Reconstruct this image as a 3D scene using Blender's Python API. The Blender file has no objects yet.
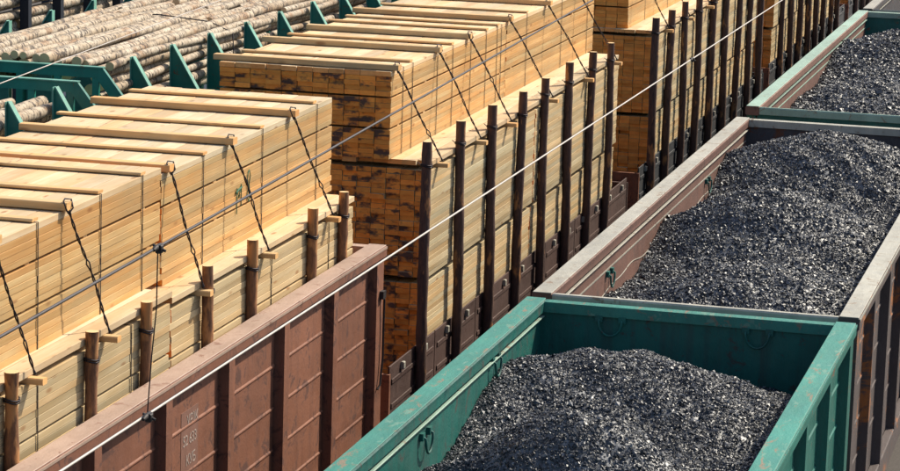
import bpy, bmesh, math, random
import numpy as np
from mathutils import Vector, Matrix

R = random.Random(7)
NR = np.random.default_rng(7)
SC = bpy.context.scene
COL = SC.collection

# ------------------------------------------------------------------ camera
YAW, PITCH, ROLL = 0.246109, 0.184389, 0.030547
CAM = Vector((4.0304, -25.4671, 8.8359))
fw = Vector((-math.sin(YAW) * math.cos(PITCH), math.cos(YAW) * math.cos(PITCH), -math.sin(PITCH)))
rt = Vector((math.cos(YAW), math.sin(YAW), 0))
up = rt.cross(fw)
r2 = rt * math.cos(ROLL) + up * math.sin(ROLL)
u2 = up * math.cos(ROLL) - rt * math.sin(ROLL)
cd = bpy.data.cameras.new("camera")
cd.sensor_width = 36.0
cd.lens = 2800.9 / 900 * 36
cd.clip_end = 3000
cam = bpy.data.objects.new("camera", cd)
COL.objects.link(cam)
m3 = Matrix((r2, u2, -fw)).transposed()
cam.matrix_world = Matrix.Translation(CAM) @ m3.to_4x4()
SC.camera = cam

# ------------------------------------------------------------------ sky, sun, exposure
SUN = Vector((0.43, 0.56, 0.71)).normalized()          # towards the sun
w = bpy.data.worlds.new("World"); SC.world = w; w.use_nodes = True
nt = w.node_tree
sky = nt.nodes.new("ShaderNodeTexSky"); sky.sky_type = 'NISHITA'; sky.sun_disc = False
sky.sun_elevation = math.asin(SUN.z); sky.sun_rotation = math.atan2(SUN.x, SUN.y)
sky.air_density = 1.0; sky.dust_density = 3.0
bg = nt.nodes["Background"]; bg.inputs[1].default_value = 0.13
nt.links.new(sky.outputs[0], bg.inputs[0])
sl = bpy.data.lights.new("sun", 'SUN'); sl.energy = 4.7; sl.angle = math.radians(0.55); sl.color = (1.0, 0.88, 0.70)
so = bpy.data.objects.new("sun", sl); COL.objects.link(so)
so.rotation_euler = SUN.to_track_quat('Z', 'Y').to_euler(); so.location = (10, 10, 40)
SC.view_settings.view_transform = 'Standard'; SC.view_settings.look = 'None'
SC.view_settings.gamma = 1.0; SC.view_settings.use_curve_mapping = False
SC.view_settings.exposure = 0.22

# ------------------------------------------------------------------ materials
def newmat(name):
    m = bpy.data.materials.new(name); m.use_nodes = True
    return m, m.node_tree, m.node_tree.nodes["Principled BSDF"]
def N(nt, t, **k):
    n = nt.nodes.new(t)
    for a, v in k.items():
        setattr(n, a, v)
    return n
def ramp(nt, src, stops):
    r = N(nt, "ShaderNodeValToRGB")
    e = r.color_ramp.elements
    while len(e) < len(stops): e.new(0.5)
    for i, (p, c) in enumerate(stops):
        e[i].position = p; e[i].color = (c[0], c[1], c[2], 1) if not isinstance(c, (int, float)) else (c, c, c, 1)
    nt.links.new(src, r.inputs[0]); return r.outputs[0]
def mix(nt, f, a, b, mode='MIX'):
    n = N(nt, "ShaderNodeMix", data_type='RGBA', blend_type=mode)
    for i, v in ((0, f), (6, a), (7, b)):
        if hasattr(v, "is_linked"): nt.links.new(v, n.inputs[i])
        elif isinstance(v, (int, float)): n.inputs[i].default_value = v
        else: n.inputs[i].default_value = (*v, 1)
    return n.outputs[2]
def mth(nt, op, a, b=0.0):
    n = N(nt, "ShaderNodeMath", operation=op)
    for i, v in ((0, a), (1, b)):
        if hasattr(v, "is_linked"): nt.links.new(v, n.inputs[i])
        else: n.inputs[i].default_value = v
    return n.outputs[0]
def noise(nt, vec, scale, detail=4, rough=0.6, w=None, dist=0.0):
    n = N(nt, "ShaderNodeTexNoise")
    if w is not None:
        n.noise_dimensions = '4D'; nt.links.new(w, n.inputs['W'])
    n.inputs['Scale'].default_value = scale; n.inputs['Detail'].default_value = detail
    n.inputs['Roughness'].default_value = rough; n.inputs['Distortion'].default_value = dist
    nt.links.new(vec, n.inputs['Vector']); return n.outputs[0]
def mapv(nt, vec, sc, loc=(0, 0, 0)):
    n = N(nt, "ShaderNodeMapping"); n.inputs['Scale'].default_value = sc; n.inputs['Location'].default_value = loc
    nt.links.new(vec, n.inputs['Vector']); return n.outputs[0]
def bump(nt, h, strength, dist, bsdf):
    b = N(nt, "ShaderNodeBump"); b.inputs['Strength'].default_value = strength; b.inputs['Distance'].default_value = dist
    nt.links.new(h, b.inputs['Height']); nt.links.new(b.outputs[0], bsdf.inputs['Normal'])

def lumber(name, light, dark, end, mould=0.5, rough=0.75):
    m, nt, b = newmat(name)
    tc = N(nt, "ShaderNodeTexCoord"); oi = N(nt, "ShaderNodeObjectInfo"); ge = N(nt, "ShaderNodeNewGeometry")
    rw = mth(nt, 'MULTIPLY', oi.outputs['Random'], 40.0)
    g = noise(nt, mapv(nt, tc.outputs['Object'], (26, 0.9, 26)), 1.0, 5, 0.62, rw, 0.6)
    g2 = noise(nt, mapv(nt, tc.outputs['Object'], (5, 1.1, 5)), 1.0, 3, 0.5, rw)
    col = mix(nt, ramp(nt, g, [(0.3, 0.0), (0.72, 1.0)]), light, dark)
    col = mix(nt, ramp(nt, g2, [(0.42, 0.0), (0.75, 0.7)]), col, tuple(c * f for c, f in zip(dark, (0.93, 0.8, 0.62))))
    # knots
    v = N(nt, "ShaderNodeTexVoronoi"); v.voronoi_dimensions = '4D'; v.inputs['Scale'].default_value = 1.0
    nt.links.new(mapv(nt, tc.outputs['Object'], (9, 3.0, 9)), v.inputs['Vector']); nt.links.new(rw, v.inputs['W'])
    k = ramp(nt, v.outputs['Distance'], [(0.11, 1.0), (0.25, 0.0)])
    col = mix(nt, mth(nt, 'MULTIPLY', k, 0.75), col, (0.30, 0.13, 0.045))
    # grey weathering / dirt
    dn = noise(nt, mapv(nt, ge.outputs['Position'], (1.2, 0.6, 1.6)), 1.0, 5, 0.65)
    col = mix(nt, ramp(nt, dn, [(0.46, 0.0), (0.74, 0.55)]), col, (0.36, 0.29, 0.17))
    # end grain
    sx = N(nt, "ShaderNodeSeparateXYZ"); nt.links.new(tc.outputs['Normal'], sx.inputs[0])
    em = mth(nt, 'GREATER_THAN', mth(nt, 'ABSOLUTE', sx.outputs[1]), 0.7)
    en = noise(nt, mapv(nt, ge.outputs['Position'], (14, 3, 22)), 1.0, 4, 0.6)
    ec = mix(nt, ramp(nt, en, [(0.3, 0.0), (0.7, 1.0)]), tuple(c * 0.86 for c in end), tuple(min(c * 1.2, 1) for c in end))
    ec = mix(nt, mth(nt, 'MULTIPLY', oi.outputs['Random'], 0.22), ec, tuple(c * f for c, f in zip(end, (0.55, 0.5, 0.5))))
    mo = noise(nt, mapv(nt, ge.outputs['Position'], (4.6, 1, 6.0)), 1.0, 3, 0.55)
    mo2 = noise(nt, mapv(nt, tc.outputs['Object'], (7, 0.5, 13)), 1.0, 3, 0.6, rw)
    wn = N(nt, "ShaderNodeTexWhiteNoise"); wn.noise_dimensions = '1D'; nt.links.new(rw, wn.inputs['W'])
    mm = mth(nt, 'ADD', mth(nt, 'ADD', mth(nt, 'MULTIPLY', mo, 0.62), mth(nt, 'MULTIPLY', mo2, 0.40)), mth(nt, 'MULTIPLY', wn.outputs[0], 0.11))
    mk = ramp(nt, mm, [(0.635 - 0.06 * mould, 0.0), (0.71 - 0.06 * mould, 0.92 * min(1, mould * 2))])
    ec = mix(nt, mk, ec, (0.045, 0.042, 0.05))
    col = mix(nt, em, col, ec)
    col = mix(nt, 1.0, col, oi.outputs['Color'], 'MULTIPLY')
    nt.links.new(col, b.inputs['Base Color']); b.inputs['Roughness'].default_value = rough
    b.inputs['Specular IOR Level'].default_value = 0.25
    bump(nt, g, 0.25, 0.004, b)
    return m

def paint(name, base, rust=(0.16, 0.055, 0.022), wear=0.5, rough=0.5, dirt=(0.05, 0.04, 0.04), dirtamt=0.35, wscale=5.0, streak=True, chip=None, stretch=1.0):
    m, nt, b = newmat(name)
    tc = N(nt, "ShaderNodeTexCoord"); ge = N(nt, "ShaderNodeNewGeometry"); p = ge.outputs['Position']
    n1 = noise(nt, mapv(nt, p, (2.5, 0.8, 1.2)), 1.0, 6, 0.65)
    n2 = noise(nt, mapv(nt, p, (1, stretch, 1)), wscale, 8, 0.72, None, 0.8)
    n3 = noise(nt, mapv(nt, p, (9, 6, 0.5)), 1.0, 4, 0.6)
    col = mix(nt, ramp(nt, n1, [(0.3, 0.0), (0.7, 1.0)]), tuple(c * 0.78 for c in base), tuple(min(1, c * 1.15) for c in base))
    if streak:
        col = mix(nt, ramp(nt, n3, [(0.48, 0.0), (0.85, dirtamt)]), col, dirt)
    col = mix(nt, ramp(nt, n2, [(0.62 - 0.10 * wear, 0.0), (0.67 - 0.10 * wear, 0.85)]), col, rust)
    if chip:
        n4 = noise(nt, mapv(nt, p, (14, 5, 14)), 1.0, 5, 0.6)
        col = mix(nt, ramp(nt, n4, [(0.60, 0.0), (0.64, 0.8)]), col, chip)
    oi = N(nt, "ShaderNodeObjectInfo")
    col = mix(nt, 1.0, col, ramp(nt, oi.outputs['Random'], [(0.0, (0.84, 0.82, 0.82)), (1.0, (1.06, 1.06, 1.06))]), 'MULTIPLY')
    nt.links.new(col, b.inputs['Base Color'])
    rr = ramp(nt, n2, [(0.4, rough), (0.7, min(1, rough + 0.3))])
    nt.links.new(rr, b.inputs['Roughness'])
    bump(nt, n1, 0.35, 0.06, b)
    return m

def barkmat(name, c0, c1, th):
    m, nt, b = newmat(name)
    tc = N(nt, "ShaderNodeTexCoord"); oi = N(nt, "ShaderNodeObjectInfo"); sx = N(nt, "ShaderNodeSeparateXYZ")
    rw = mth(nt, 'MULTIPLY', oi.outputs['Random'], 30.0)
    n1 = noise(nt, mapv(nt, tc.outputs['Object'], (22, 22, 5)), 1.0, 6, 0.68, rw, 0.8)
    n2 = noise(nt, mapv(nt, tc.outputs['Object'], (7, 7, 2.4)), 1.0, 4, 0.6, rw)
    col = mix(nt, ramp(nt, n1, [(0.35, 0.0), (0.65, 1.0)]), c0, c1)
    col = mix(nt, ramp(nt, n2, [(th, 0.0), (th + 0.06, 0.9)]), col, (0.46, 0.22, 0.085))
    nt.links.new(tc.outputs['Normal'], sx.inputs[0])
    top = mth(nt, 'GREATER_THAN', sx.outputs[2], 0.85)
    col = mix(nt, top, col, (0.68, 0.50, 0.27))
    nt.links.new(col, b.inputs['Base Color']); b.inputs['Roughness'].default_value = 0.85
    bump(nt, n1, 0.6, 0.012, b)
    return m

def birchmat():
    m, nt, b = newmat("birch_bark")
    tc = N(nt, "ShaderNodeTexCoord"); oi = N(nt, "ShaderNodeObjectInfo"); sx = N(nt, "ShaderNodeSeparateXYZ")
    rw = mth(nt, 'MULTIPLY', oi.outputs['Random'], 60.0)
    o = tc.outputs['Object']
    n1 = noise(nt, mapv(nt, o, (5, 1.6, 5)), 1.0, 5, 0.62, rw)
    n2 = noise(nt, mapv(nt, o, (7, 15, 7)), 1.0, 4, 0.65, rw, 0.5)
    n3 = noise(nt, mapv(nt, o, (13, 42, 13)), 1.0, 3, 0.6, rw, 0.3)
    n4 = noise(nt, mapv(nt, o, (3.5, 2.2, 3.5), (3, 5, 1)), 1.0, 4, 0.6, rw)
    col = mix(nt, ramp(nt, n1, [(0.35, 0.0), (0.62, 1.0)]), (0.56, 0.50, 0.40), (0.38, 0.29, 0.19))
    col = mix(nt, ramp(nt, n4, [(0.54, 0.0), (0.64, 0.8)]), col, (0.30, 0.17, 0.085))
    col = mix(nt, ramp(nt, n2, [(0.535, 0.0), (0.58, 0.92)]), col, (0.045, 0.035, 0.03))
    col = mix(nt, ramp(nt, n3, [(0.54, 0.0), (0.60, 0.88)]), col, (0.07, 0.05, 0.04))
    nt.links.new(tc.outputs['Normal'], sx.inputs[0])
    em = mth(nt, 'GREATER_THAN', mth(nt, 'ABSOLUTE', sx.outputs[1]), 0.9)
    col = mix(nt, em, col, (0.62, 0.43, 0.24))
    nt.links.new(col, b.inputs['Base Color']); b.inputs['Roughness'].default_value = 0.75
    bump(nt, n2, 0.4, 0.02, b)
    return m

def coalmat():
    m, nt, b = newmat("coal")
    ge = N(nt, "ShaderNodeNewGeometry")
    r = ge.outputs['Random Per Island']
    nt.links.new(ramp(nt, r, [(0.0, (0.006, 0.008, 0.014)), (0.55, (0.017, 0.021, 0.030)), (0.88, (0.055, 0.063, 0.076)), (1.0, (0.19, 0.20, 0.215))]), b.inputs['Base Color'])
    n = noise(nt, ge.outputs['Position'], 60.0, 3, 0.6)
    nt.links.new(ramp(nt, n, [(0.3, 0.33), (0.7, 0.56)]), b.inputs['Roughness'])
    b.inputs['Specular IOR Level'].default_value = 0.70; b.inputs['Specular Tint'].default_value = (0.88, 0.94, 1.0, 1)
    bump(nt, noise(nt, ge.outputs['Position'], 110.0, 2, 0.6), 0.35, 0.006, b)
    return m

def simple(name, c, rough=0.5, metal=0.0, var=0.25, scale=12.0):
    m, nt, b = newmat(name)
    ge = N(nt, "ShaderNodeNewGeometry")
    n = noise(nt, ge.outputs['Position'], scale, 5, 0.65)
    nt.links.new(mix(nt, n, tuple(x * (1 - var) for x in c), tuple(min(1, x * (1 + var)) for x in c)), b.inputs['Base Color'])
    b.inputs['Roughness'].default_value = rough; b.inputs['Metallic'].default_value = metal
    return m

M = {}
M['up'] = lumber("fresh_lumber", (0.70, 0.475, 0.225), (0.55, 0.31, 0.11), (1.0, 0.36, 0.07), 0.98)
M['low'] = lumber("pale_lumber", (0.65, 0.53, 0.335), (0.49, 0.37, 0.20), (1.0, 0.35, 0.07), 0.98)
M['up_clean'] = lumber("clean_lumber", (0.70, 0.475, 0.225), (0.55, 0.31, 0.11), (1.0, 0.38, 0.085), 0.02)
M['low_clean'] = lumber("clean_pale_lumber", (0.62, 0.51, 0.32), (0.47, 0.36, 0.20), (1.0, 0.375, 0.085), 0.02)
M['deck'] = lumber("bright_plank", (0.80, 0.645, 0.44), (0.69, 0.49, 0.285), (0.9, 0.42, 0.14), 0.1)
M['batten'] = lumber("batten_wood", (0.74, 0.52, 0.28), (0.62, 0.37, 0.155), (0.80, 0.45, 0.18), 0.1)
M['green'] = paint("green_paint", (0.004, 0.135, 0.112), wear=0.15, rough=0.42, dirtamt=0.3)
M['green_rim'] = paint("worn_green_rim", (0.035, 0.24, 0.195), rust=(0.24, 0.17, 0.12), wear=0.5, rough=0.5, wscale=7.0, dirtamt=0.2, chip=(0.13, 0.29, 0.23), stretch=0.35)
M['green_in'] = paint("sooty_green_paint", (0.004, 0.122, 0.104), rust=(0.05, 0.045, 0.04), wear=0.45, rough=0.5, dirtamt=0.75, dirt=(0.03, 0.03, 0.035))
M['log_green'] = paint("stake_green_paint", (0.006, 0.19, 0.157), wear=0.05, rough=0.4, dirtamt=0.25)
M['log_lit_edge'] = paint("sunlit_green_edge", (0.16, 0.42, 0.34), wear=0.1, rough=0.5, dirtamt=0.2)  # stake green made paler: sunlight on the edges is put into the colour
M['brown'] = paint("brown_red_paint", (0.245, 0.102, 0.060), rust=(0.10, 0.045, 0.035), wear=0.75, rough=0.62, dirtamt=0.65, dirt=(0.10, 0.045, 0.033))
M['brown_rim'] = paint("faded_brown_rim", (0.45, 0.335, 0.27), rust=(0.24, 0.13, 0.09), wear=0.4, rough=0.5, dirtamt=0.3, dirt=(0.25, 0.13, 0.09))
M['maroon_in'] = paint("scraped_maroon_paint", (0.185, 0.095, 0.072), rust=(0.10, 0.06, 0.05), wear=0.5, rough=0.6, dirtamt=0.55, dirt=(0.07, 0.05, 0.05))
M['grey_rim'] = paint("pale_grey_rim", (0.38, 0.38, 0.33), rust=(0.20, 0.14, 0.10), wear=0.4, rough=0.5, dirtamt=0.3)
M['grey_out'] = paint("grey_brown_side", (0.075, 0.06, 0.06), rust=(0.33, 0.12, 0.03), wear=0.55, rough=0.65, dirtamt=0.4, wscale=1.6)
M['grey_in'] = paint("dark_grey_wall", (0.07, 0.07, 0.08), wear=0.4, rough=0.6)
M['paleg_rim'] = paint("pale_green_rim", (0.30, 0.46, 0.38), rust=(0.25, 0.18, 0.12), wear=0.3, rough=0.5, dirtamt=0.2)
M['deep_green'] = paint("deep_green_paint", (0.006, 0.12, 0.10), wear=0.1, rough=0.45)
M['purple'] = paint("low_side_brown", (0.075, 0.040, 0.034), rust=(0.09, 0.045, 0.035), wear=0.5, rough=0.65)
M['darkflap'] = paint("dark_navy_flap", (0.028, 0.035, 0.045), rust=(0.05, 0.03, 0.025), wear=0.4, rough=0.6)
M['bark'] = barkmat("dark_pine_bark", (0.05, 0.03, 0.028), (0.13, 0.07, 0.05), 0.60)
M['bark_light'] = barkmat("orange_pine_bark", (0.10, 0.048, 0.03), (0.30, 0.14, 0.065), 0.49)
M['birch'] = birchmat()
M['coal'] = coalmat()
M['wire'] = simple("lashing_steel", (0.035, 0.032, 0.04), 0.55, 0.6)
M['strap'] = simple("steel_band", (0.06, 0.055, 0.055), 0.5, 0.7)
M['cable'] = simple("dark_cable", (0.065, 0.06, 0.065), 0.5, 0.5)
M['contact'] = simple("bright_wire", (0.50, 0.47, 0.44), 0.45, 0.3)
M['navy'] = simple("navy_steel", (0.02, 0.028, 0.045), 0.6, 0.2)
M['dark'] = simple("dark_steel", (0.03, 0.028, 0.03), 0.6, 0.3)
M['rail'] = simple("rail_steel", (0.25, 0.2, 0.17), 0.4, 0.8)
M['gravel'] = simple("ballast", (0.075, 0.068, 0.064), 0.95, 0, 0.6, 26.0)
M['ground'] = simple("yard_ground", (0.07, 0.062, 0.055), 0.95, 0, 0.5, 1.5)
M['white'] = simple("faded_white_paint", (0.42, 0.34, 0.30), 0.7, 0, 0.6, 24)
M['patch'] = simple("faded_paint_patch", (0.225, 0.115, 0.085), 0.7, 0, 0.3, 14)
M['mark'] = simple("green_chalk", (0.05, 0.15, 0.09), 0.8, 0, 0.3, 30)

# ------------------------------------------------------------------ helpers
class MB:
    def __init__(s): s.v = []; s.f = []; s.sm = []
    def add(s, vs, fs, smooth=False):
        o = len(s.v); s.v += [tuple(v) for v in vs]; s.f += [tuple(i + o for i in f) for f in fs]; s.sm += [smooth] * len(fs)
    def box(s, x0, x1, y0, y1, z0, z1, b=0.0):
        """box with its edges along y chamfered when b > 0"""
        if b <= 0:
            v = [(x, y, z) for x in (x0, x1) for y in (y0, y1) for z in (z0, z1)]
            s.add(v, [(0, 1, 3, 2), (4, 6, 7, 5), (0, 4, 5, 1), (2, 3, 7, 6), (0, 2, 6, 4), (1, 5, 7, 3)]); return s
        pr = [(x0 + b, z0), (x1 - b, z0), (x1, z0 + b), (x1, z1 - b), (x1 - b, z1), (x0 + b, z1), (x0, z1 - b), (x0, z0 + b)]
        n = 8
        v = [(x, y0, z) for x, z in pr] + [(x, y1, z) for x, z in pr]
        f = [tuple(range(n)), tuple(range(2 * n - 1, n - 1, -1))] + [(i, i + n, (i + 1) % n + n, (i + 1) % n) for i in range(n)]
        s.add(v, [tuple(reversed(q)) for q in f] if False else f); return s
    def prism(s, prof, axis, a0, a1):
        """extrude 2D profile along an axis: 0=x (y,z), 1=y (x,z), 2=z (x,y)"""
        def P(u, w, a): return ((a, u, w), (u, a, w), (u, w, a))[axis]
        n = len(prof)
        v = [P(u, w, a0) for u, w in prof] + [P(u, w, a1) for u, w in prof]
        s.add(v, [tuple(range(n)), tuple(range(2 * n - 1, n - 1, -1))] + [(i, i + n, (i + 1) % n + n, (i + 1) % n) for i in range(n)]); return s
    def tube(s, pts, r, seg=6, caps=True):
        pts = [Vector(p) for p in pts]; n = len(pts); rr = r if isinstance(r, (list, tuple)) else [r] * n
        rings = []; ref = None
        for i, p in enumerate(pts):
            t = (pts[min(i + 1, n - 1)] - pts[max(i - 1, 0)]).normalized()
            if ref is None:
                ref = t.orthogonal().normalized()
            ref = (ref - t * ref.dot(t)).normalized(); b = t.cross(ref)
            rings.append([p + (ref * math.cos(2 * math.pi * k / seg) + b * math.sin(2 * math.pi * k / seg)) * rr[i] for k in range(seg)])
        v = [q for g in rings for q in g]; f = []
        for i in range(n - 1):
            for k in range(seg):
                f.append((i * seg + k, i * seg + (k + 1) % seg, (i + 1) * seg + (k + 1) % seg, (i + 1) * seg + k))
        s.add(v, f, True)
        if caps:
            s.add(rings[0], [tuple(reversed(range(seg)))]); s.add(rings[-1], [tuple(range(seg))])
        return s
    def mesh(s, name):
        me = bpy.data.meshes.new(name); me.from_pydata(s.v, [], s.f); me.update()
        bm = bmesh.new(); bm.from_mesh(me); bmesh.ops.recalc_face_normals(bm, faces=bm.faces)
        for fc, sm in zip(bm.faces, s.sm): fc.smooth = sm
        bm.to_mesh(me); bm.free(); return me

def link(name, me, mat, parent=None, loc=(0, 0, 0), rot=None, color=None):
    o = bpy.data.objects.new(name, me); COL.objects.link(o)
    if me is not None and mat is not None and not me.materials: me.materials.append(mat)
    if parent is not None: o.parent = parent
    o.location = loc
    if rot: o.rotation_euler = rot
    if color: o.color = color
    return o
def part(name, mb, mat, parent, loc=(0, 0, 0), **k):
    return link(name, mb.mesh(name) if isinstance(mb, MB) else mb, mat, parent, loc, **k)
def tag(o, label, cat, group=None):
    o['label'] = label; o['category'] = cat
    if group: o['group'] = group
    return o
def thing(name, label, cat, loc=(0, 0, 0), group=None, rot=None):
    o = link(name, None, None, None, loc, rot); o.empty_display_size = 0.2
    return tag(o, label, cat, group)
def struct(name, mb, mat, loc=(0, 0, 0)):
    o = part(name, mb, mat, None, loc); o['kind'] = 'structure'; return o
ORD = ['first', 'second', 'third', 'fourth', 'fifth', 'sixth', 'seventh', 'eighth', 'ninth', 'tenth', 'eleventh', 'twelfth', 'thirteenth', 'fourteenth', 'fifteenth', 'sixteenth', 'seventeenth']
def tint(a=0.76, b=1.10, warm=0.09):
    k = R.uniform(a, b); q = R.uniform(-warm, warm)
    return (min(1.2, k * (1 + q)), k, k * (1 - q), 1)

# ------------------------------------------------------------------ setting
XR, XM, XL, XF = 0.0, -5.02, -10.2, -15.4
struct('ground', MB().box(-400, 400, -120, 900, -0.6, -0.42), M['ground'])
for x in (XR, XM, XL, XF):
    struct('track_bed', MB().prism([(x - 2.2, -0.42), (x + 2.2, -0.42), (x + 1.6, -0.16), (x - 1.6, -0.16)], 1, -60, 90), M['gravel'])
    for s in (-0.76, 0.76):
        struct('rail', MB().prism([(x + s - 0.07, -0.16), (x + s + 0.07, -0.16), (x + s + 0.037, -0.02), (x + s + 0.037, 0), (x + s - 0.037, 0), (x + s - 0.037, -0.02)], 1, -60, 90), M['rail'])

# ------------------------------------------------------------------ wagons
def running_gear(root, L):
    """bogies, wheels, sill and couplers below a wagon body"""
    part('centre_sill', MB().box(-0.25, 0.25, -L / 2, L / 2, 0.95, 1.22), M['dark'], root)
    wheel = MB()
    segs = 20
    for rad, a0, a1 in ((0.475, -0.065, 0.065), (0.505, -0.085, -0.06)):
        wheel.prism([(rad * math.cos(2 * math.pi * k / segs), rad * math.sin(2 * math.pi * k / segs)) for k in range(segs)], 0, a0, a1)
    wm = wheel.mesh('wheel')
    for sy in (-1, 1):
        bm = MB()
        for sx in (-1, 1):
            bm.prism([(-1.25, 0.42), (1.25, 0.42), (1.2, 0.62), (0.5, 0.78), (-0.5, 0.78), (-1.2, 0.62)], 0, sx * 1.02 - 0.06, sx * 1.02 + 0.06)
        bm.box(-1.1, 1.1, -0.2, 0.2, 0.55, 0.95)
        for ay in (-0.925, 0.925): bm.tube([(-1.0, ay, 0.475), (1.0, ay, 0.475)], 0.07, 8)
        bo = part('bogie', bm, M['dark'], root, (0, sy * (L / 2 - 2.1), 0))
        for ay in (-0.925, 0.925):
            for sx in (-1, 1):
                link('wheel', wm, M['dark'], bo, (sx * 0.79, ay, 0.475), (0, 0, 0 if sx > 0 else math.pi))
        part('coupler', MB().box(-0.11, 0.11, min(0, sy * 0.34), max(0, sy * 0.34), -0.14, 0.14), M['dark'], root, (0, sy * L / 2, 1.06))

def loop_mesh(a=0.11, h=0.15, r=0.011):
    pts = [(0.02, -a, 0)] + [(0.05, -a * math.cos(t), -h * math.sin(t) * 0.9 - 0.02) for t in [math.pi * k / 10 for k in range(11)]] + [(0.02, a, 0)]
    return MB().tube(pts, r, 6).box(-0.005, 0.035, -a - 0.035, -a + 0.035, -0.03, 0.03).box(-0.005, 0.035, a - 0.035, a + 0.035, -0.03, 0.03).mesh('tie_loop')
LOOP = loop_mesh()

def gondola(label, xc, y0, y1, mo, mi, mr, mend=None, zt=3.45, zf=1.22, ridges=(), nrib=8, floor=None, hw=1.555, loops=(), endloops=(), ribmat=None):
    L = y1 - y0; yc = (y0 + y1) / 2; h = L / 2; mend = mend or mi
    root = thing('gondola_wagon', label, 'freight wagon', (xc, yc, 0))
    running_gear(root, L)
    wx = hw - 0.115                                   # wall plane (outer face)
    part('floor', MB().box(-wx + 0.05, wx - 0.05, -h + 0.06, h - 0.06, zf, zf + 0.06), floor or mi, root)
    ys = [-h + 0.16 + i * (L - 0.32) / (nrib) for i in range(nrib + 1)]
    ridge_me = MB().prism([(-0.005, -0.016), (0.006, -0.019), (0.016, -0.006), (0.016, 0.006), (0.006, 0.019), (-0.005, 0.016)], 1, -(ys[1] - ys[0]) / 2 + 0.10, (ys[1] - ys[0]) / 2 - 0.10).mesh('ridge')
    for s in (-1, 1):
        a, b_ = sorted((s * wx, s * (wx - 0.03)))
        sw = part('side_wall', MB().box(a, b_, -h + 0.03, h - 0.03, zf - 0.1, zt - 0.05), mo, root)
        a, b_ = sorted((s * (wx - 0.032), s * (wx - 0.05)))
        ln = part('wall_lining', MB().box(a, b_, -h + 0.07, h - 0.07, zf + 0.06, zt - 0.05), mi, root)
        # rim beam: rounded box plus inner lip
        rim = MB().box(s * hw if s < 0 else wx - 0.085, -(wx - 0.085) if s < 0 else hw, -h, h, zt - 0.125, zt, 0.018)
        rm = part('rim_rail', rim, mi if s < 0 and mi is not mo else mo, root)
        ca = sorted((s * (hw - 0.008), s * (wx - 0.077)))
        part('rim_cap', MB().box(ca[0], ca[1], -h + 0.003, h - 0.003, zt - 0.004, zt + 0.006, 0.004), mr, rm)
        if s > 0: part('rim_flange', MB().box(hw - 0.002, hw + 0.006, -h + 0.003, h - 0.003, zt - 0.03, zt - 0.008), mr, rm)
        lip = sorted((s * (wx - 0.052), s * (wx - 0.088)))
        part('rim_lip', MB().box(lip[0], lip[1], -h + 0.08, h - 0.08, zt - 0.160, zt - 0.146, 0.004), M['paleg_rim'] if mr is M['green_rim'] else mr, root)  # lip painted pale, the bright edge highlight is in its colour
        part('sill_beam', MB().box(min(s * wx, s * (hw - 0.02)) , max(s * wx, s * (hw - 0.02)), -h + 0.02, h - 0.02, zf - 0.26, zf + 0.02, 0.01), mo, root)
        # hat ribs
        for i, y in enumerate(ys):
            x_in, x_out = s * (wx - 0.002), s * (hw - 0.018)
            hwid = 0.12 if i in (0, nrib) else 0.075
            pr = [(x_in, y - hwid - 0.015), (x_out, y - hwid), (x_out, y + hwid), (x_in, y + hwid + 0.015)]
            part('rib', MB().prism(pr, 2, zf - 0.02, zt - 0.126), ribmat or mo, root)
        if s > 0:
            pan = MB().box(0, 0.006, -(ys[1] - ys[0]) / 2 + 0.095, (ys[1] - ys[0]) / 2 - 0.095, zf + 0.03, zt - 0.135).mesh('panel')
            for i in range(nrib):
                link('panel', pan, mo, sw, (s * wx, (ys[i] + ys[i + 1]) / 2, 0))
                for rz in ridges:
                    link('ridge', ridge_me, mo, sw, (s * wx, (ys[i] + ys[i + 1]) / 2, rz))
        if s < 0 and mi is M['maroon_in']:
            xx = -(wx - 0.05)
            part('weld_bead', MB().box(xx, xx + 0.008, -h + 0.1, h - 0.1, zt - 0.315, zt - 0.30), mr, ln)
            part('dust_line', MB().tube([(xx + 0.002, yy, zt - 0.52 + 0.025 * math.sin(yy * 2.1) + 0.015 * math.sin(yy * 5.3)) for yy in np.arange(-h + 0.2, h - 0.2, 0.12)], 0.006, 5), mr, ln)
        for (ly, lz) in (loops if s < 0 else ()):
            link('tie_loop', LOOP, M['dark'] if False else mi, ln, (s * (wx - 0.05), ly - yc, lz))
    for s in (-1, 1):
        a, b_ = sorted((s * (h - 0.03), s * (h - 0.07)))
        ew = part('end_wall', MB().box(-wx + 0.05, wx - 0.05, a, b_, zf - 0.1, zt - 0.05), mend if s > 0 else mo, root)
        part('end_rim', MB().prism([(s * h * 1 - s * 0.0, zt - 0.11), (s * (h - 0.10), zt - 0.11), (s * (h - 0.10), zt - 0.012), (s * (h - 0.012), zt - 0.004), (s * h, zt - 0.02)], 0, -wx + 0.085, wx - 0.085), mr, root)
        for zz in (0.55, 1.15):
            part('end_stiffener', MB().box(-wx + 0.05, wx - 0.05, min(s * h, s * (h - 0.03)), max(s * h, s * (h - 0.03)), zt - zz - 0.06, zt - zz + 0.06), mo, root)
        if s > 0:
            for lx in endloops:
                link('tie_loop', LOOP, mi, ew, (lx, h - 0.07, zt - 0.13), (0, 0, -math.pi / 2))
    return root

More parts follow.
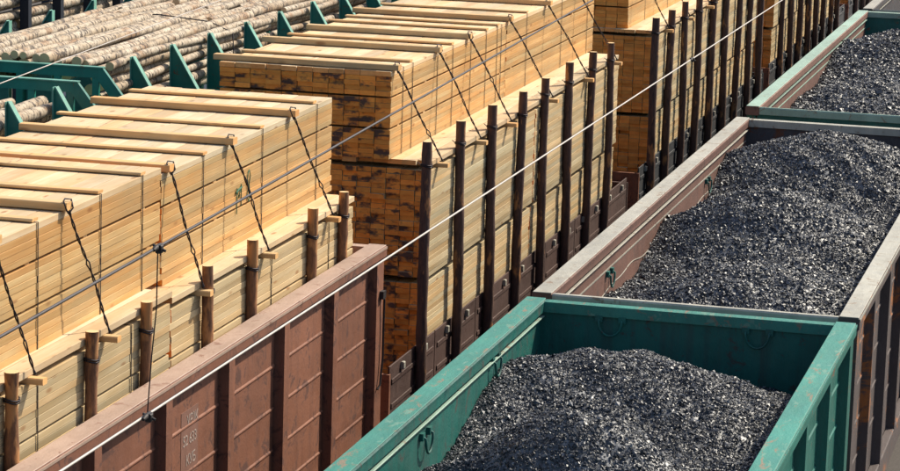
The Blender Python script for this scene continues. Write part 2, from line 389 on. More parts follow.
# right-hand train: coal wagons
gondola('bright green open wagon heaped with coal, nearest wagon of the right-hand train', XR, -13.1, -0.22, M['green'], M['green_in'], M['green_rim'],
        ridges=(1.75, 2.15, 2.55, 2.95), loops=((-4.55, 3.2), (-2.2, 3.30), (-7.0, 3.2)), endloops=(-0.72, 0.66))
gondola('brown coal wagon with pale grey rim, directly behind the bright green wagon', XR, 0.02, 12.82, M['grey_out'], M['maroon_in'], M['grey_rim'], M['grey_in'],
        ridges=(1.75, 2.15, 2.55, 2.95), loops=((3.0, 3.1), (9.4, 3.1)))
gondola('dark green coal wagon with pale green rim, third in the right-hand train', XR, 13.72, 28.2, M['deep_green'], M['maroon_in'], M['paleg_rim'], M['deep_green'], zt=3.49)
gondola('far dark wagon with pale rim at the top right corner, behind three coal wagons', XR, 29.0, 41.8, M['deep_green'], M['grey_in'], M['grey_rim'], M['grey_in'])
# middle train: brown gondola with the nearest lumber load
gA = gondola('brown-red high-sided open wagon carrying the nearest lumber load', XM, -11.1, 1.74, M['brown'], M['brown'], M['brown_rim'], M['brown'], ridges=(1.72, 2.12, 2.52, 2.92))
# painted lettering on its side
TXTY, TXTZ = -3.94, 2.79
PY = TXTY - gA.location.y
PX = 1.555 - 0.115 + 0.0085
part('paint_patch', MB().box(-0.002, 0.001, -0.21, 0.21, -0.30, 0.27), M['patch'], gA, (PX, PY, TXTZ))
for txt, dz, dy in (("УРЖ", 0.13, 0.06), ("52 633", -0.03, 0.0), ("КУБ", -0.21, 0.03)):
    cu = bpy.data.curves.new('lettering', 'FONT'); cu.body = txt; cu.size = 0.13; cu.align_x = 'CENTER'; cu.extrude = 0.0008; cu.space_character = 0.95
    to = bpy.data.objects.new('lettering_curve', cu); COL.objects.link(to)
    dg = bpy.context.evaluated_depsgraph_get(); me = bpy.data.meshes.new_from_object(to.evaluated_get(dg))
    bpy.data.objects.remove(to)
    me.materials.clear()
    link('lettering', me, M['white'], gA, (PX + 0.003, PY + dy, TXTZ + dz), (math.pi / 2, 0, math.pi / 2))
# hanging black cable on the corner plate
part('corner_cable', MB().tube([(1.55, 6.30, 2.95), (1.57, 6.32, 2.9), (1.56, 6.34, 2.6), (1.565, 6.33, 2.3), (1.56, 6.29, 2.12), (1.565, 6.25, 2.02), (1.55, 6.2, 1.98)], 0.012, 6).box(1.53, 1.58, 6.24, 6.34, 2.92, 3.0), M['dark'], gA)

def flat_wagon(label, y0, y1, fm, walltop=2.0):
    L = y1 - y0; h = L / 2; yc = (y0 + y1) / 2
    root = thing('low_sided_wagon', label, 'freight wagon', (XM, yc, 0)); running_gear(root, L)
    part('deck', MB().box(-1.42, 1.42, -h + 0.05, h - 0.05, 1.27, 1.37), M[fm], root)
    for s in (-1, 1):
        nb = 7
        for i in range(nb):
            a = -h + 0.04 + i * (L - 0.08) / nb; b = a + (L - 0.08) / nb - 0.03
            fl = part('side_flap', MB().box(min(s * 1.40, s * 1.42), max(s * 1.40, s * 1.42), a, b, 1.30, walltop, 0.004), M[fm], root)
            if s > 0:
                for zz in (1.55, 1.82): part('ridge', MB().box(1.419, 1.432, a + 0.08, b - 0.08, zz - 0.03, zz + 0.03, 0.008), M[fm], fl)
                for q in (0.25, 0.75): part('latch', MB().box(1.421, 1.46, a + (b - a) * q - 0.03, a + (b - a) * q + 0.03, walltop - 0.12, walltop - 0.04, 0.008), M['grey_rim'], fl)
        part('side_sill', MB().box(min(s * 1.30, s * 1.45), max(s * 1.30, s * 1.45), -h, h, 1.02, 1.265, 0.01), M[fm], root)
        part('end_flap', MB().box(-1.43, 1.43, min(s * h, s * (h - 0.05)), max(s * h, s * (h - 0.05)), 1.02, walltop - 0.08), M['brown'] if s < 0 else M[fm], root)
    return root
flat_wagon('low-sided brown flat wagon under the second lumber load', 2.42, 15.85, 'purple')
flat_wagon('low-sided dark flat wagon under the third lumber load', 16.75, 30.3, 'darkflap')
flat_wagon('low-sided dark flat wagon under the farthest lumber load', 31.1, 44.6, 'darkflap')
flat_wagon('low-sided dark flat wagon at the very back of the lumber train', 45.4, 58.9, 'darkflap')

# ------------------------------------------------------------------ lumber
def package(label, x0, x1, y0, y1, z0, z1, bw, bt, cols, mat, seams=(), rotz=0.0, pivot=None, topmat=None, straps=(), strapmat=None, jit=0.010, name='lumber_package', cat='lumber stack', roty=0.0, rows=None):
    nc = max(1, round((x1 - x0) / bw)); bw = (x1 - x0) / nc
    gap = 0.022
    nr = max(1, round((z1 - z0 - gap * len(seams)) / bt)); bt = (z1 - z0 - gap * len(seams)) / nr
    L = y1 - y0; xc, yc = (x0 + x1) / 2, (y0 + y1) / 2
    xs = -(yc - pivot) * math.sin(rotz) if pivot is not None else 0
    root = thing(name, label, cat, (xc + xs, yc, z0), None, (0, roty, rotz))
    me = MB().box(-bw / 2 + 0.003, bw / 2 - 0.003, -L / 2, L / 2, 0.0008, bt - 0.0008, 0.0024).mesh('board'); me.materials.append(mat)
    me2 = me
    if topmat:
        me2 = me.copy(); me2.materials.clear(); me2.materials.append(topmat)  # top row in paler wood: the sunlit tops are put into its colour
    seamset = set(round(s * nr) for s in seams)
    z = 0
    for j in range(nr):
        if j in seamset:
            for q in range(5):
                yy = -L / 2 + L * (0.06 + 0.22 * q) + R.uniform(-0.1, 0.1)
                part('sticker', MB().box(-(x1 - x0) / 2 + 0.01, (x1 - x0) / 2 - R.uniform(0.005, 0.05), yy - 0.04, yy + 0.04, z + 0.001, z + gap - 0.001), M['batten'], root)
            z += gap
        for i in range(nc):
            if not (i >= nc - cols or i == 0 or j == 0 or j == nr - 1 or i == nc - 1): continue
            dy = R.gauss(0, jit) + (R.uniform(-0.05, 0.05) if R.random() < 0.08 else 0)
            dx = R.uniform(-0.003, 0.003) if i == nc - 1 else R.uniform(-0.001, 0.001)
            c = tint()
            if R.random() < 0.10: c = tint(0.74, 0.86)
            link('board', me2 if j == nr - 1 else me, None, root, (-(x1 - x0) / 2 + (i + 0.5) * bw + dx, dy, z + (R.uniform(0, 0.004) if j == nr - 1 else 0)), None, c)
        z += bt
    for sy in straps:
        a, b, t = (x1 - x0) / 2 + 0.003, z1 - z0, 0.0022
        yy = sy - yc
        s = MB()
        s.box(a, a + t, yy - 0.008, yy + 0.008, 0, b + 0.004).box(-a - t, -a, yy - 0.008, yy + 0.008, 0, b + 0.004)
        s.box(-a - t, a + t, yy - 0.008, yy + 0.008, b + 0.005, b + 0.005 + t)
        part('strap', s, M['strap'], root)
    return root

def batten(label, xa, xb, y, z, wd, th, skew=0.0, group=None):
    L = xb - xa
    me = MB().box(-wd / 2, wd / 2, -L / 2, L / 2, 0, th, 0.006).mesh('crossbar')
    o = link('crossbar_batten', me, M['batten'], None, ((xa + xb) / 2, y, z), (0, 0, math.pi / 2 + skew), tint(0.9, 1.06))
    return tag(o, label, 'batten', group)

def lashing(label, p0, p1, sag=0.0):
    """twisted pair of wires with a loop at the top and a knot part-way"""
    p0, p1 = Vector(p0), Vector(p1)
    root = thing('lashing_wire', label, 'wire', p1)
    d = (p0 - p1); L = d.length; dn = d.normalized(); a = dn.orthogonal().normalized(); b = dn.cross(a)
    n = 56
    kn = R.uniform(0.25, 0.6)
    for ph in (0, math.pi):
        pts = []
        for i in range(n + 1):
            t = i / n
            amp = 0.0068 + 0.012 * math.exp(-((t - kn) / 0.025) ** 2)
            ang = t * L * 26 + ph
            w = Vector((0.010 * math.sin(t * 5 + kn * 9), 0.012 * math.sin(t * 7 + kn * 20), 0))
            pts.append(d * t + w * math.sin(math.pi * t) + a * amp * math.cos(ang) + b * amp * math.sin(ang))
        part('strand', MB().tube(pts, 0.0062, 5), M['wire'], root)
    top = d
    lp = MB()
    lp.tube([top + Vector((0.0, 0, -0.03)), top + Vector((0.02, 0.04, 0.01)), top + Vector((0.0, 0.05, 0.075)), top + Vector((-0.03, 0.0, 0.085)), top + Vector((-0.02, -0.055, 0.075)), top + Vector((0.01, -0.06, 0.0)), top + Vector((0, 0, -0.03))], 0.007, 6)
    part('top_loop', lp, M['wire'], root)
    return root

def spacer(label, x0, x1, y, z, th, wd=0.085):
    me = MB().box(-wd / 2, wd / 2, -(x1 - x0) / 2, (x1 - x0) / 2, 0, th, 0.008).mesh('spacer')
    return tag(link('spacer_beam', me, M['batten'], None, ((x0 + x1) / 2, y, z), (0, 0, math.pi / 2), tint(0.95, 1.08)), label, 'spacer')

def stake(label, x, y, z0, z1, r, lean=0.0, mat='bark'):
    root = thing('timber_stake', label, 'stake', (x, y, z0))
    n = 20; pts = []; rr = []
    ph = R.uniform(0, 9)
    for i in range(n + 1):
        t = i / n; z = t * (z1 - z0)
        pts.append((0.010 * math.sin(ph + t * 4) + lean * z, 0.020 * math.sin(ph * 2 + t * 5), z)); rr.append(r * (1.12 - 0.16 * t) * (1 + R.uniform(-0.09, 0.09)))
    part('trunk', MB().tube(pts, rr, 12), M[mat], root)
    for zz in (z1 - z0 - R.uniform(0.22, 0.30),):
        t = zz / (z1 - z0); cx, cy = 0.010 * math.sin(ph + t * 4) + lean * zz, 0.020 * math.sin(ph * 2 + t * 5)
        q = MB()
        for k in range(2):
            q.tube([(cx + (r + 0.006) * math.cos(2 * math.pi * i / 12), cy + (r + 0.006) * math.sin(2 * math.pi * i / 12), zz + k * 0.018 + 0.008 * math.sin(i)) for i in range(13)], 0.0065, 5)
        q.tube([(cx - r, cy, zz), (cx - r - 0.03, cy + 0.02, zz + 0.02), (cx - r - 0.05, cy + 0.04, zz + 0.03)], 0.005, 5)
        part('wire_tie', q, M['wire'], root)
    return root

def load(tagname, xr_low, xr_up, xl_up, ylow, yup, z_low_top, z_up_top, upjoint, lowjoint, wires, thins, posts, post_x, post_z0, post_r, clean, tiers, cols_up, cols_low, near_rot=0.0, far_rot=0.0, dz_near=0.0, ptop=0.12, strap_extra=()):
    up = M['up_clean'] if clean else M['up']; lo = M['low_clean'] if clean else M['low']
    xl_low = 2 * XM - xr_low
    bz = z_low_top - 0.055           # top deck layer
    # lower tiers
    for ti, (za, zb) in enumerate(tiers):
        top = ti == len(tiers) - 1
        tn = ('tall tier' if len(tiers) == 1 else ('bottom tier' if ti == 0 else 'tall middle tier'))
        for half, (a, b, cc) in enumerate(((ylow[0], lowjoint - 0.02, cols_low), (lowjoint + 0.02, ylow[1], 1))):
            st = [a + (b - a) * q for q in (0.16, 0.5, 0.84)]
            dzz = dz_near if (half == 0 and top) else 0
            package('pale lumber stack, %s, %s half of %s' % (tn, ('near', 'far')[half], tagname), xl_low, xr_low - (0.03 if ti == 0 else 0.002), a, b, za, zb + dzz, 0.17, 0.058, cc, lo,
                    seams=(0.34, 0.68) if 'nearest' in tagname else (), straps=st if top and len(tagname) == 23 else ())
    # spacer beams with stub ends, then the plank layer lying on them
    for i, (ty, by) in enumerate(wires):
        dzz = dz_near if by < lowjoint else 0
        spacer('wooden spacer end poking out under the %s wire from the near end of %s' % (ORD[i], tagname), xl_low - 0.03, xr_low + 0.125, by + 0.03, bz - 0.05 + dzz, 0.0495)
    for half, (a, b) in enumerate(((ylow[0], lowjoint - 0.01), (lowjoint + 0.01, ylow[1]))):
        dzz = dz_near if half == 0 else 0
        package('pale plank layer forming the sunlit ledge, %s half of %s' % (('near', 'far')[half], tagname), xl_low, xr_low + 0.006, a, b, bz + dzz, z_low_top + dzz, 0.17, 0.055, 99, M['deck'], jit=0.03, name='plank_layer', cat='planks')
    # upper narrow stack
    for half, (a, b, cc, rz) in enumerate(((yup[0], upjoint - 0.012, cols_up, near_rot), (upjoint + 0.012, yup[1], 1, far_rot))):
        dzz = dz_near if half == 0 else 0
        st = [y for y in list(thins) + list(strap_extra) if a < y < b]
        package('yellow lumber stack, narrow top tier, %s half of %s' % (('near', 'far')[half], tagname), xl_up, xr_up, a, b, z_low_top + 0.002 + dzz, z_up_top + dzz, 0.178, 0.054, cc, up,
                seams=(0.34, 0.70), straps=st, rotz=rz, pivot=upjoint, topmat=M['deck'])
    def xe(y):
        rz = near_rot if y < upjoint else far_rot
        return -(y - upjoint) * math.sin(rz)
    for i, y in enumerate(thins):
        dzz = dz_near if y < upjoint else 0
        batten('thin %s lath across the top of %s' % (ORD[i], tagname), xl_up - R.uniform(0.0, 0.08) + xe(y), xr_up + R.uniform(-0.03, 0.02) + xe(y), y + 0.03, z_up_top + 0.009 + dzz, 0.11, 0.024, R.uniform(-0.012, 0.012))
    for i, (ty, by) in enumerate(wires):
        dzz = dz_near if ty < upjoint else 0; dzb = dz_near if by < lowjoint else 0
        batten('thick %s crossbar tied down on top of %s' % (ORD[i], tagname), xl_up - R.uniform(0.02, 0.14) + xe(ty), xr_up + R.uniform(0.04, 0.08) + xe(ty), ty, z_up_top + 0.009 + dzz, 0.12, 0.062, R.uniform(-0.015, 0.015))
        lashing('twisted dark lashing wire, %s from the near end of %s' % (ORD[i], tagname), (xr_up + 0.035 + xe(ty), ty, z_up_top + 0.01 + dzz), (xr_low + 0.06, by, z_low_top - 0.03 + dzb))
    for i, y in enumerate(posts):
        stake('round timber stake, %s from the near end beside %s' % (ORD[i], tagname), post_x + R.uniform(-0.006, 0.006), y, post_z0, z_low_top + ptop + R.uniform(-0.02, 0.03), post_r * R.uniform(0.93, 1.08), mat='bark_light' if 'nearest' in tagname else 'bark')

load('the nearest lumber load', -3.762, -3.99, -5.97, (-9.6, 1.5), (-9.4, 1.66), 3.98, 4.95, -3.56, -3.9,
     [(-7.24, -6.95), (-5.77, -5.45), (-3.40, -3.26), (-1.75, -1.46), (0.18, 0.56)], [-8.0, -6.33, -5.00, -4.03, -2.46, -0.72, 1.1],
     [-8.75, -7.36, -5.82, -4.64, -3.17, -1.92, -0.09, 0.98], -3.705, 1.29, 0.050, False, [(1.285, 2.52), (2.60, 3.875)], 1, 1,
     near_rot=0.014, far_rot=0.014, dz_near=0.06, ptop=0.13)
load('the second lumber load', -3.598, -4.07, -6.05, (3.92, 14.75), (3.85, 15.1), 3.99, 4.96, 9.45, 9.2,
     [(3.98, 4.22), (5.83, 6.02), (7.33, 7.58), (9.5, 9.95), (11.75, 12.25), (13.75, 14.3)], [4.75, 6.6, 8.3, 8.9, 10.6, 12.8, 14.6],
     [3.54, 5.05, 6.61, 8.15, 9.47, 11.02, 12.49, 13.85], -3.540, 1.27, 0.053, False, [(1.375, 2.61), (2.68, 3.885)], 99, 9, near_rot=0.004, ptop=0.28, strap_extra=(4.34, 5.87, 7.5, 9.13))
load('the third lumber load', -3.598, -4.07, -6.05, (17.75, 29.0), (17.85, 29.1), 4.03, 4.99, 23.3, 23.3,
     [(18.3, 18.6), (20.3, 20.6), (22.4, 22.7), (24.6, 24.9), (26.7, 27.0)], [19.3, 21.4, 23.6, 25.7],
     [17.4, 18.75, 20.12, 21.48, 23.04, 24.57, 26.13, 27.62, 29.05], -3.534, 1.27, 0.060, True, [(1.375, 2.66), (2.72, 3.925)], 99, 9, ptop=0.25)
load('the farthest lumber load', -3.598, -4.07, -6.05, (31.5, 42.5), (31.6, 42.4), 4.03, 4.99, 37.0, 37.0,
     [(32.5, 32.8)], [33.3],
     [32.3, 33.75, 35.2, 36.65, 38.1, 39.55, 41.0, 42.4], -3.534, 1.27, 0.060, True, [(1.375, 2.66), (2.72, 3.925)], 5, 5, ptop=0.25)
load('the rearmost lumber load', -3.598, -4.07, -6.05, (46.0, 57.0), (46.1, 56.9), 4.03, 4.99, 51.5, 51.5,
     [(47.0, 47.3)], [48.0], [46.6, 48.1, 49.6, 51.1, 52.6], -3.534, 1.27, 0.060, True, [(1.375, 2.66), (2.72, 3.925)], 2, 2, ptop=0.25)

# green chalk mark sprayed on the nearest load
for o in list(COL.objects):
    if o.get('label', '').startswith('yellow lumber stack, narrow top tier, far half of the nearest'):
        for strokes in (([(0, 0), (0, 0.24), (0.06, 0.14), (0.13, 0.26), (0.13, 0.06)], [(-0.02, 0.20), (0.05, 0.22), (0.14, 0.23)]),
                        ([(0.30, 0.12), (0.34, 0.2), (0.30, 0.3), (0.36, 0.36), (0.40, 0.3), (0.36, 0.22), (0.40, 0.12), (0.36, 0.06), (0.30, 0.12)],)):
            q = MB()
            for k, st in enumerate(strokes): q.tube([(0.003, a, b) for a, b in st], 0.010 if k else 0.005, 5)
            part('chalk_mark', q, M['mark'], o, (0.994, -1.50 - o.location.y, 4.27 - o.location.z))

# ------------------------------------------------------------------ coal
def heap(label, y0, y1, fn, n, size, seed, power=1.0):
    rng = np.random.default_rng(seed)
    X0, X1 = -1.385, 1.385
    ph = rng.uniform(0, 6.28, (10, 2)); fr = rng.uniform(3.5, 13, (10, 2)) * rng.choice([-1, 1], (10, 2))
    def z(x, y):
        h = fn(x, y)
        for k in range(10):
            h = h + 0.04 / (0.6 + np.hypot(*fr[k]) * 0.30) * np.sin(fr[k, 0] * x + ph[k, 0]) * np.sin(fr[k, 1] * y + ph[k, 1])
        return h
    nx, ny = 60, int((y1 - y0) / 0.05)
    gx, gy = np.meshgrid(np.linspace(X0, X1, nx), np.linspace(y0, y1, ny))
    gz = z(gx, gy) - 0.012 + rng.normal(0, 0.008, gx.shape)
    V0 = np.stack([gx, gy, gz], -1).reshape(-1, 3)
    idx = np.arange(nx * ny).reshape(ny, nx)
    F0 = np.stack([idx[:-1, :-1], idx[:-1, 1:], idx[1:, 1:], idx[1:, :-1]], -1).reshape(-1, 4)
    # lumps: jittered, squashed cubes with random turns
    cx = rng.uniform(X0, X1, n); u = rng.uniform(0, 1, n) ** power; cy = y0 + (y1 - y0) * u
    cz = z(cx, cy)
    s = size * np.exp(rng.normal(0, 0.42, n)); s = np.clip(s, size * 0.4, size * 2.8)
    # smaller lumps ride higher so that big ones do not hide them all
    octa = np.array([[1, 0, 0], [-1, 0, 0], [0, 1, 0], [0, -1, 0], [0, 0, 1], [0, 0, -1]], float)
    V = octa[None] * rng.uniform(0.6, 1.25, (n, 1, 3)) + rng.uniform(-0.38, 0.38, (n, 6, 3))
    V[:, :, 2] *= rng.uniform(0.35, 0.75, (n, 1))
    e = 0.03
    nrm = np.stack([-(z(cx + e, cy) - z(cx - e, cy)) / (2 * e), -(z(cx, cy + e) - z(cx, cy - e)) / (2 * e), np.ones(n)], -1)
    nrm /= np.linalg.norm(nrm, axis=1, keepdims=True)
    nrm += rng.normal(0, 0.19, (n, 3)); nrm /= np.linalg.norm(nrm, axis=1, keepdims=True)
    t = rng.normal(size=(n, 3)); t -= nrm * np.sum(t * nrm, 1, keepdims=True); t /= np.linalg.norm(t, axis=1, keepdims=True)
    Rm = np.stack([t, np.cross(nrm, t), nrm], -1)
    V = np.einsum('nij,nkj->nki', Rm, V) * (s[:, None, None] * 0.5)
    V += np.stack([cx, cy, cz + rng.uniform(-0.2, 0.35, n) * s], -1)[:, None, :]
    FT = np.array([(0, 2, 4), (2, 1, 4), (1, 3, 4), (3, 0, 4), (2, 0, 5), (1, 2, 5), (3, 1, 5), (0, 3, 5)])
    F = (np.arange(n)[:, None, None] * 6 + FT[None]).reshape(-1, 3) + len(V0)
    F0 = np.concatenate([F0[:, [0, 1, 2]], F0[:, [0, 2, 3]]])
    VV = np.concatenate([V0, V.reshape(-1, 3)]); FF = np.concatenate([F0, F])
    me = bpy.data.meshes.new('coal_heap')
    me.vertices.add(len(VV)); me.vertices.foreach_set('co', VV.astype(np.float32).ravel())
    me.loops.add(FF.size); me.loops.foreach_set('vertex_index', FF.astype(np.int32).ravel())
    me.polygons.add(len(FF)); me.polygons.foreach_set('loop_start', np.arange(0, FF.size, 3, dtype=np.int32))
    me.update(calc_edges=True); me.validate()
    me.shade_flat()
    o = link('coal_heap', me, M['coal'], None); tag(o, label, 'coal'); o['kind'] = 'stuff'
    return o
def G(x, y, x0, y0, sx, sy): return np.exp(-((x - x0) / sx) ** 2 - ((y - y0) / sy) ** 2)
def side(x): return np.clip((np.abs(x) - 0.9) / 0.5, 0, 1) ** 1.5
heap('black coal heaped in the bright green wagon', -6.9, -0.33,
     lambda x, y: 2.70 + 0.63 * G(x, y, -0.35, -1.75, 1.6, 1.05) + 0.20 * G(x, y, -1.3, -3.0, 0.5, 0.9) + 0.90 * G(x, y, -0.05, -5.0, 1.1, 0.8), 105000, 0.0185, 11)
heap('black coal heaped in the brown wagon with the pale grey rim', 0.12, 12.7,
     lambda x, y: 2.72 + 0.84 * G(x, y, -0.15, 6.3, 1.35, 1.25) + 0.62 * G(x, y, 0.25, 2.6, 1.3, 1.4) + 0.86 * G(x, y, 0.0, 10.9, 1.8, 1.2) + 0.1 * G(x, y, 1.3, 4.5, 0.7, 3.5), 110000, 0.0235, 12)
heap('black coal heaped in the dark green wagon at the back', 13.85, 28.05,
     lambda x, y: 2.80 + 0.55 * G(x, y, 0.1, 18.2, 1.6, 2.0) + 0.85 * G(x, y, 0.1, 23.6, 2.0, 2.6), 65000, 0.032, 13)

# ------------------------------------------------------------------ birch logs and stake wagons
def stanchion_mesh(s, zt, xo=0.42):
    """s=+1: right side. vertical inner edge at x=0, sloping outer edge, bottom at z=1.2"""
    kz = zt - 0.66
    pr = [(0, zt), (0, 1.2), (s * xo, 1.2), (s * xo, kz), (s * 0.02, zt)]
    web = MB().prism(pr, 1, -0.009, 0.009)
    fl = MB()
    dx, dz = s * (xo - 0.02), kz - zt; l = math.hypot(dx, dz); nx, nz = -dz / l * s, dx / l * s
    nx, nz = abs(nx) * s, abs(nz)
    t = 0.014
    fl.prism([(s * 0.02, zt), (s * 0.02 + nx * t, zt + nz * t), (s * xo + nx * t, kz + nz * t), (s * xo, kz)], 1, -0.05, 0.05)
    fl.prism([(s * xo, kz), (s * (xo + t), kz), (s * (xo + t), 1.2), (s * xo, 1.2)], 1, -0.05, 0.05)
    return web, fl
def stake_wagon(label, xc, y0, y1, ys, zt=4.27, inner=1.2, mat='log_green', edge='log_lit_edge', nearend=True, farend=True, ztl=None, straight=False):
    L = y1 - y0; yc = (y0 + y1) / 2; h = L / 2
    root = thing('log_wagon', label, 'freight wagon', (xc, yc, 0)); running_gear(root, L)
    part('deck', MB().box(-1.3, 1.3, -h, h, 1.1, 1.25), M[mat], root)
    for s in (-1, 1):
        zz = ztl if (s < 0 and ztl) else zt
        web, fl = stanchion_mesh(s, zz)
        if straight:
            web = MB().box(0 if s > 0 else -0.14, 0.14 if s > 0 else 0, -0.06, 0.06, 1.2, zz); fl = MB().box(s * 0.145 - 0.004, s * 0.145 + 0.004, -0.07, 0.07, 1.2, zz - 0.02)
        wm, fm = web.mesh('stanchion'), fl.mesh('flange'); wm.materials.append(M[mat]); fm.materials.append(M[edge])
        im = MB().box(-0.012 if s > 0 else 0.0, 0.0 if s > 0 else 0.012, -0.05, 0.05, 1.2, zz).mesh('inner_flange'); im.materials.append(M[edge])
        for y in ys:
            a = link('stanchion', wm, None, root, (s * inner, y - yc, 0)); link('flange', fm, None, a); link('inner_flange', im, None, a)
        part('side_sill', MB().box(min(s * 1.2, s * 1.55), max(s * 1.2, s * 1.55), -h, h, 1.0, 1.195), M[mat], root)
    for s, on in ((-1, nearend), (1, farend)):
        if not on: continue
        y = s * (h - 0.03)
        e = MB()
        e.prism([(-1.15, zt - 0.05), (1.15, zt - 0.05), (1.55, zt - 0.55), (1.36, zt - 0.55), (1.06, zt - 0.18), (-1.06, zt - 0.18), (-1.36, zt - 0.55), (-1.55, zt - 0.55)], 1, y - 0.03, y + 0.03)
        part('end_frame', e, M[mat], root)
        part('end_frame_edge', MB().prism([(-1.16, zt - 0.048), (1.16, zt - 0.048), (1.16, zt - 0.034), (-1.16, zt - 0.034)], 1, y - 0.05, y + 0.05), M['log_lit_edge'], root)
        for k in range(5):
            x = -1.05 + k * 0.525
            part('end_bar', MB().box(x - 0.045, x + 0.045, y - 0.025, y + 0.025, 1.25, zt - 0.182), M[mat], root)
        for x in (-1.43, 1.43): part('end_post', MB().box(x - 0.12, x + 0.12, y - 0.028, y + 0.028, 1.25, zt - 0.552), M[mat], root)
    return root
stake_wagon('green stake wagon loaded with the big birch log pile', XL, 8.05, 22.6, [9.0, 10.52, 12.07, 13.70, 15.30, 17.0, 18.6, 20.2, 21.8], inner=1.19, ztl=4.46)
stake_wagon('green stake wagon at the left edge, in front of the big birch log pile', XL, -6.0, 7.25, [-4.6, -3.0, -1.5, 0.1, 1.7, 3.3, 4.9, 6.35], zt=4.19, inner=1.19, nearend=False)
stake_wagon('dark stake wagon of logs in the top left corner, farthest train', XF, 9.5, 30.0, [10.6, 12.0, 13.4, 14.8, 16.2, 17.6, 19.0, 20.4, 21.8, 23.2, 24.6, 26, 27.4], zt=4.5, inner=1.19, mat='navy', edge='navy', straight=True, nearend=False)

def log(label, x, y, z, L, r0, r1, group, seg=12, wob=0.032, vis=True):
    n = 12; ph = R.uniform(0, 9); pts = []; rr = []
    if R.random() < 0.5: r0, r1 = r1, r0
    for i in range(n + 1):
        t = i / n
        pts.append((wob * math.sin(ph + t * R.uniform(4.5, 5.5)), -L / 2 + t * L, wob * 0.7 * math.sin(2 * ph + t * 6.0)))
        rr.append((r0 + (r1 - r0) * t) * (1 + R.uniform(-0.05, 0.05)))
    o = part('birch_log', MB().tube(pts, rr, seg), M['birch'], None, (x, y, z), rot=(R.uniform(-0.006, 0.006), 0, R.uniform(-0.016, 0.016)))
    return tag(o, label, 'log', group)

def pile(xc, half, ya, yb, top, where, group, lower_rows=5, full_rows=2, rm=0.067, keep=99, joints=None):
    dr = rm * 1.76
    for row in range(lower_rows):
        n = int(2 * half / (2 * rm * 1.12)) - (row % 2)
        for i in range(n):
            right = n - 1 - i
            if row >= full_rows and right > 1 and i > 0: continue
            if right >= keep: continue
            x = xc - half + rm + (row % 2) * rm + i * (2 * half - 2 * rm - (row % 2) * 2 * rm) / (n - 1) + R.uniform(-0.012, 0.012)
            z = top(x) - rm - row * dr
            r = rm * R.uniform(0.72, 1.2)
            spans = [(ya, yb)]
            if joints:
                q = R.uniform(*joints); spans = [(ya, q - 0.02), (q + 0.02, yb)]
            for b, (a, c) in enumerate(spans):
                half_name = '' if not joints else ('near ', 'far ')[b]
                a += R.uniform(-0.1, 0.1) if b == 0 else 0; c += R.uniform(-0.1, 0.1)
                if row == 0 and right < 17: lab = '%stop birch log of %s, %s from the right' % (half_name, where, ORD[right])
                elif row == 0: lab = '%stop birch log of %s, far left' % (half_name, where)
                else: lab = '%sbirch log of %s, %s from the right, %s layer down' % (half_name, where, ORD[min(right, 16)], ORD[row])
                log(lab, x, (a + c) / 2, z + R.uniform(-0.035, 0.035), c - a, r * 1.2, r * 0.82, group, 12 if row < 2 else 10)
pile(XL, 1.17, 8.3, 21.5, lambda x: 4.36 - 0.13 * max(0, (x + 10.7) / 1.6) ** 2 - 0.04 * max(0, (-10.7 - x)), 'the big pile', 'birch logs on the green stake wagon', 6, 2, joints=(13.2, 16.8))
pile(XL, 1.17, 0.9, 6.75, lambda x: 3.98, 'the left-edge pile', 'birch logs on the wagon at the left edge', 7, 1, 0.085, 4)
pile(XF, 1.17, 9.8, 29.0, lambda x: 4.3, 'the shaded top-left pile', 'birch logs on the farthest wagon', 11, 1, 0.075, 3, joints=(15.0, 22.0))
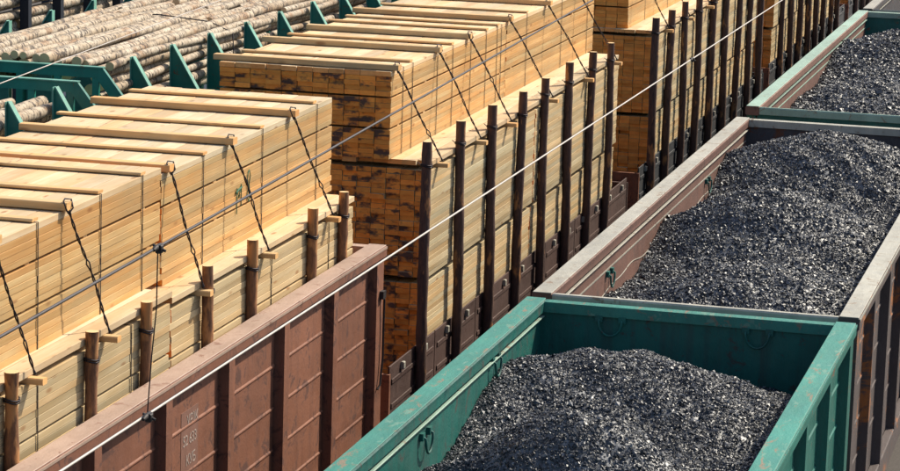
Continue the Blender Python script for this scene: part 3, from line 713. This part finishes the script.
# lashing over the log pile
tag(part('log_tie_wire', MB().tube([(XL - 1.2, 13.2, 4.2), (XL - 0.8, 13.2, 4.30), (XL, 13.2, 4.36), (XL + 0.8, 13.2, 4.30), (XL + 1.16, 13.2, 4.16), (XL + 1.19, 13.2, 3.6)], 0.010, 6), M['wire'], None), 'thin dark wire tied across the big birch log pile', 'wire')

# ------------------------------------------------------------------ overhead wires
def cable(name, label, pts, r, mat):
    root = thing(name, label, 'wire', pts[0]); o = Vector(pts[0])
    part('wire_line', MB().tube([Vector(p) - o for p in pts], r, 8), mat, root); return root, o
def ext(a, b, t0, t1):
    a, b = Vector(a), Vector(b); return [a + (b - a) * t for t in np.linspace(t0, t1, 24)]
cw, o1 = cable('contact_wire', 'pale thin overhead wire running diagonally above the coal wagons', ext((0.17, -15.97, 6.0), (0.21, 3.41, 6.0), -0.4, 3.2), 0.0056, M['contact'])
mw, o2 = cable('carrier_cable', 'thick dark overhead cable running diagonally across the lumber loads', ext((0.285, -16.8, 6.7), (-0.20, -4.35, 6.7), -0.6, 5.0), 0.0060, M['cable'])
for (p, root, o) in (((0.185, -15.09, 6.0), cw, o1), ((0.205, -1.98, 6.0), cw, o1), ((0.225, -15.10, 6.7), mw, o2)):
    q = Vector(p) - o
    part('clamp', MB().tube([q + Vector((0, -0.05, 0)), q + Vector((0, -0.03, 0.004)), q + Vector((0, 0.03, 0.004)), q + Vector((0, 0.05, 0))], [0.007, 0.012, 0.013, 0.007], 8).box(q.x - 0.006, q.x + 0.02, q.y - 0.012, q.y + 0.012, q.z - 0.02, q.z + 0.014, 0.004).tube([q + Vector((-0.02, 0, 0.012)), q + Vector((0.034, 0, -0.01))], 0.006, 6), M['dark'], root)
tag(part('dropper_wire', MB().tube([(0.225, -15.10, 6.68), (0.222, -15.10, 6.45), (0.20, -15.09, 6.25), (0.185, -15.09, 6.02)], 0.0030, 6), M['wire'], None), 'thin dark dropper wire hanging between the dark cable and the pale wire', 'wire')
cable('contact_wire', 'thin pale overhead wire at the upper left, above the green log wagon frame', ext((-4.36, -6.09, 6.0), (-4.52, -4.11, 6.0), -4, 12), 0.0045, M['contact'])
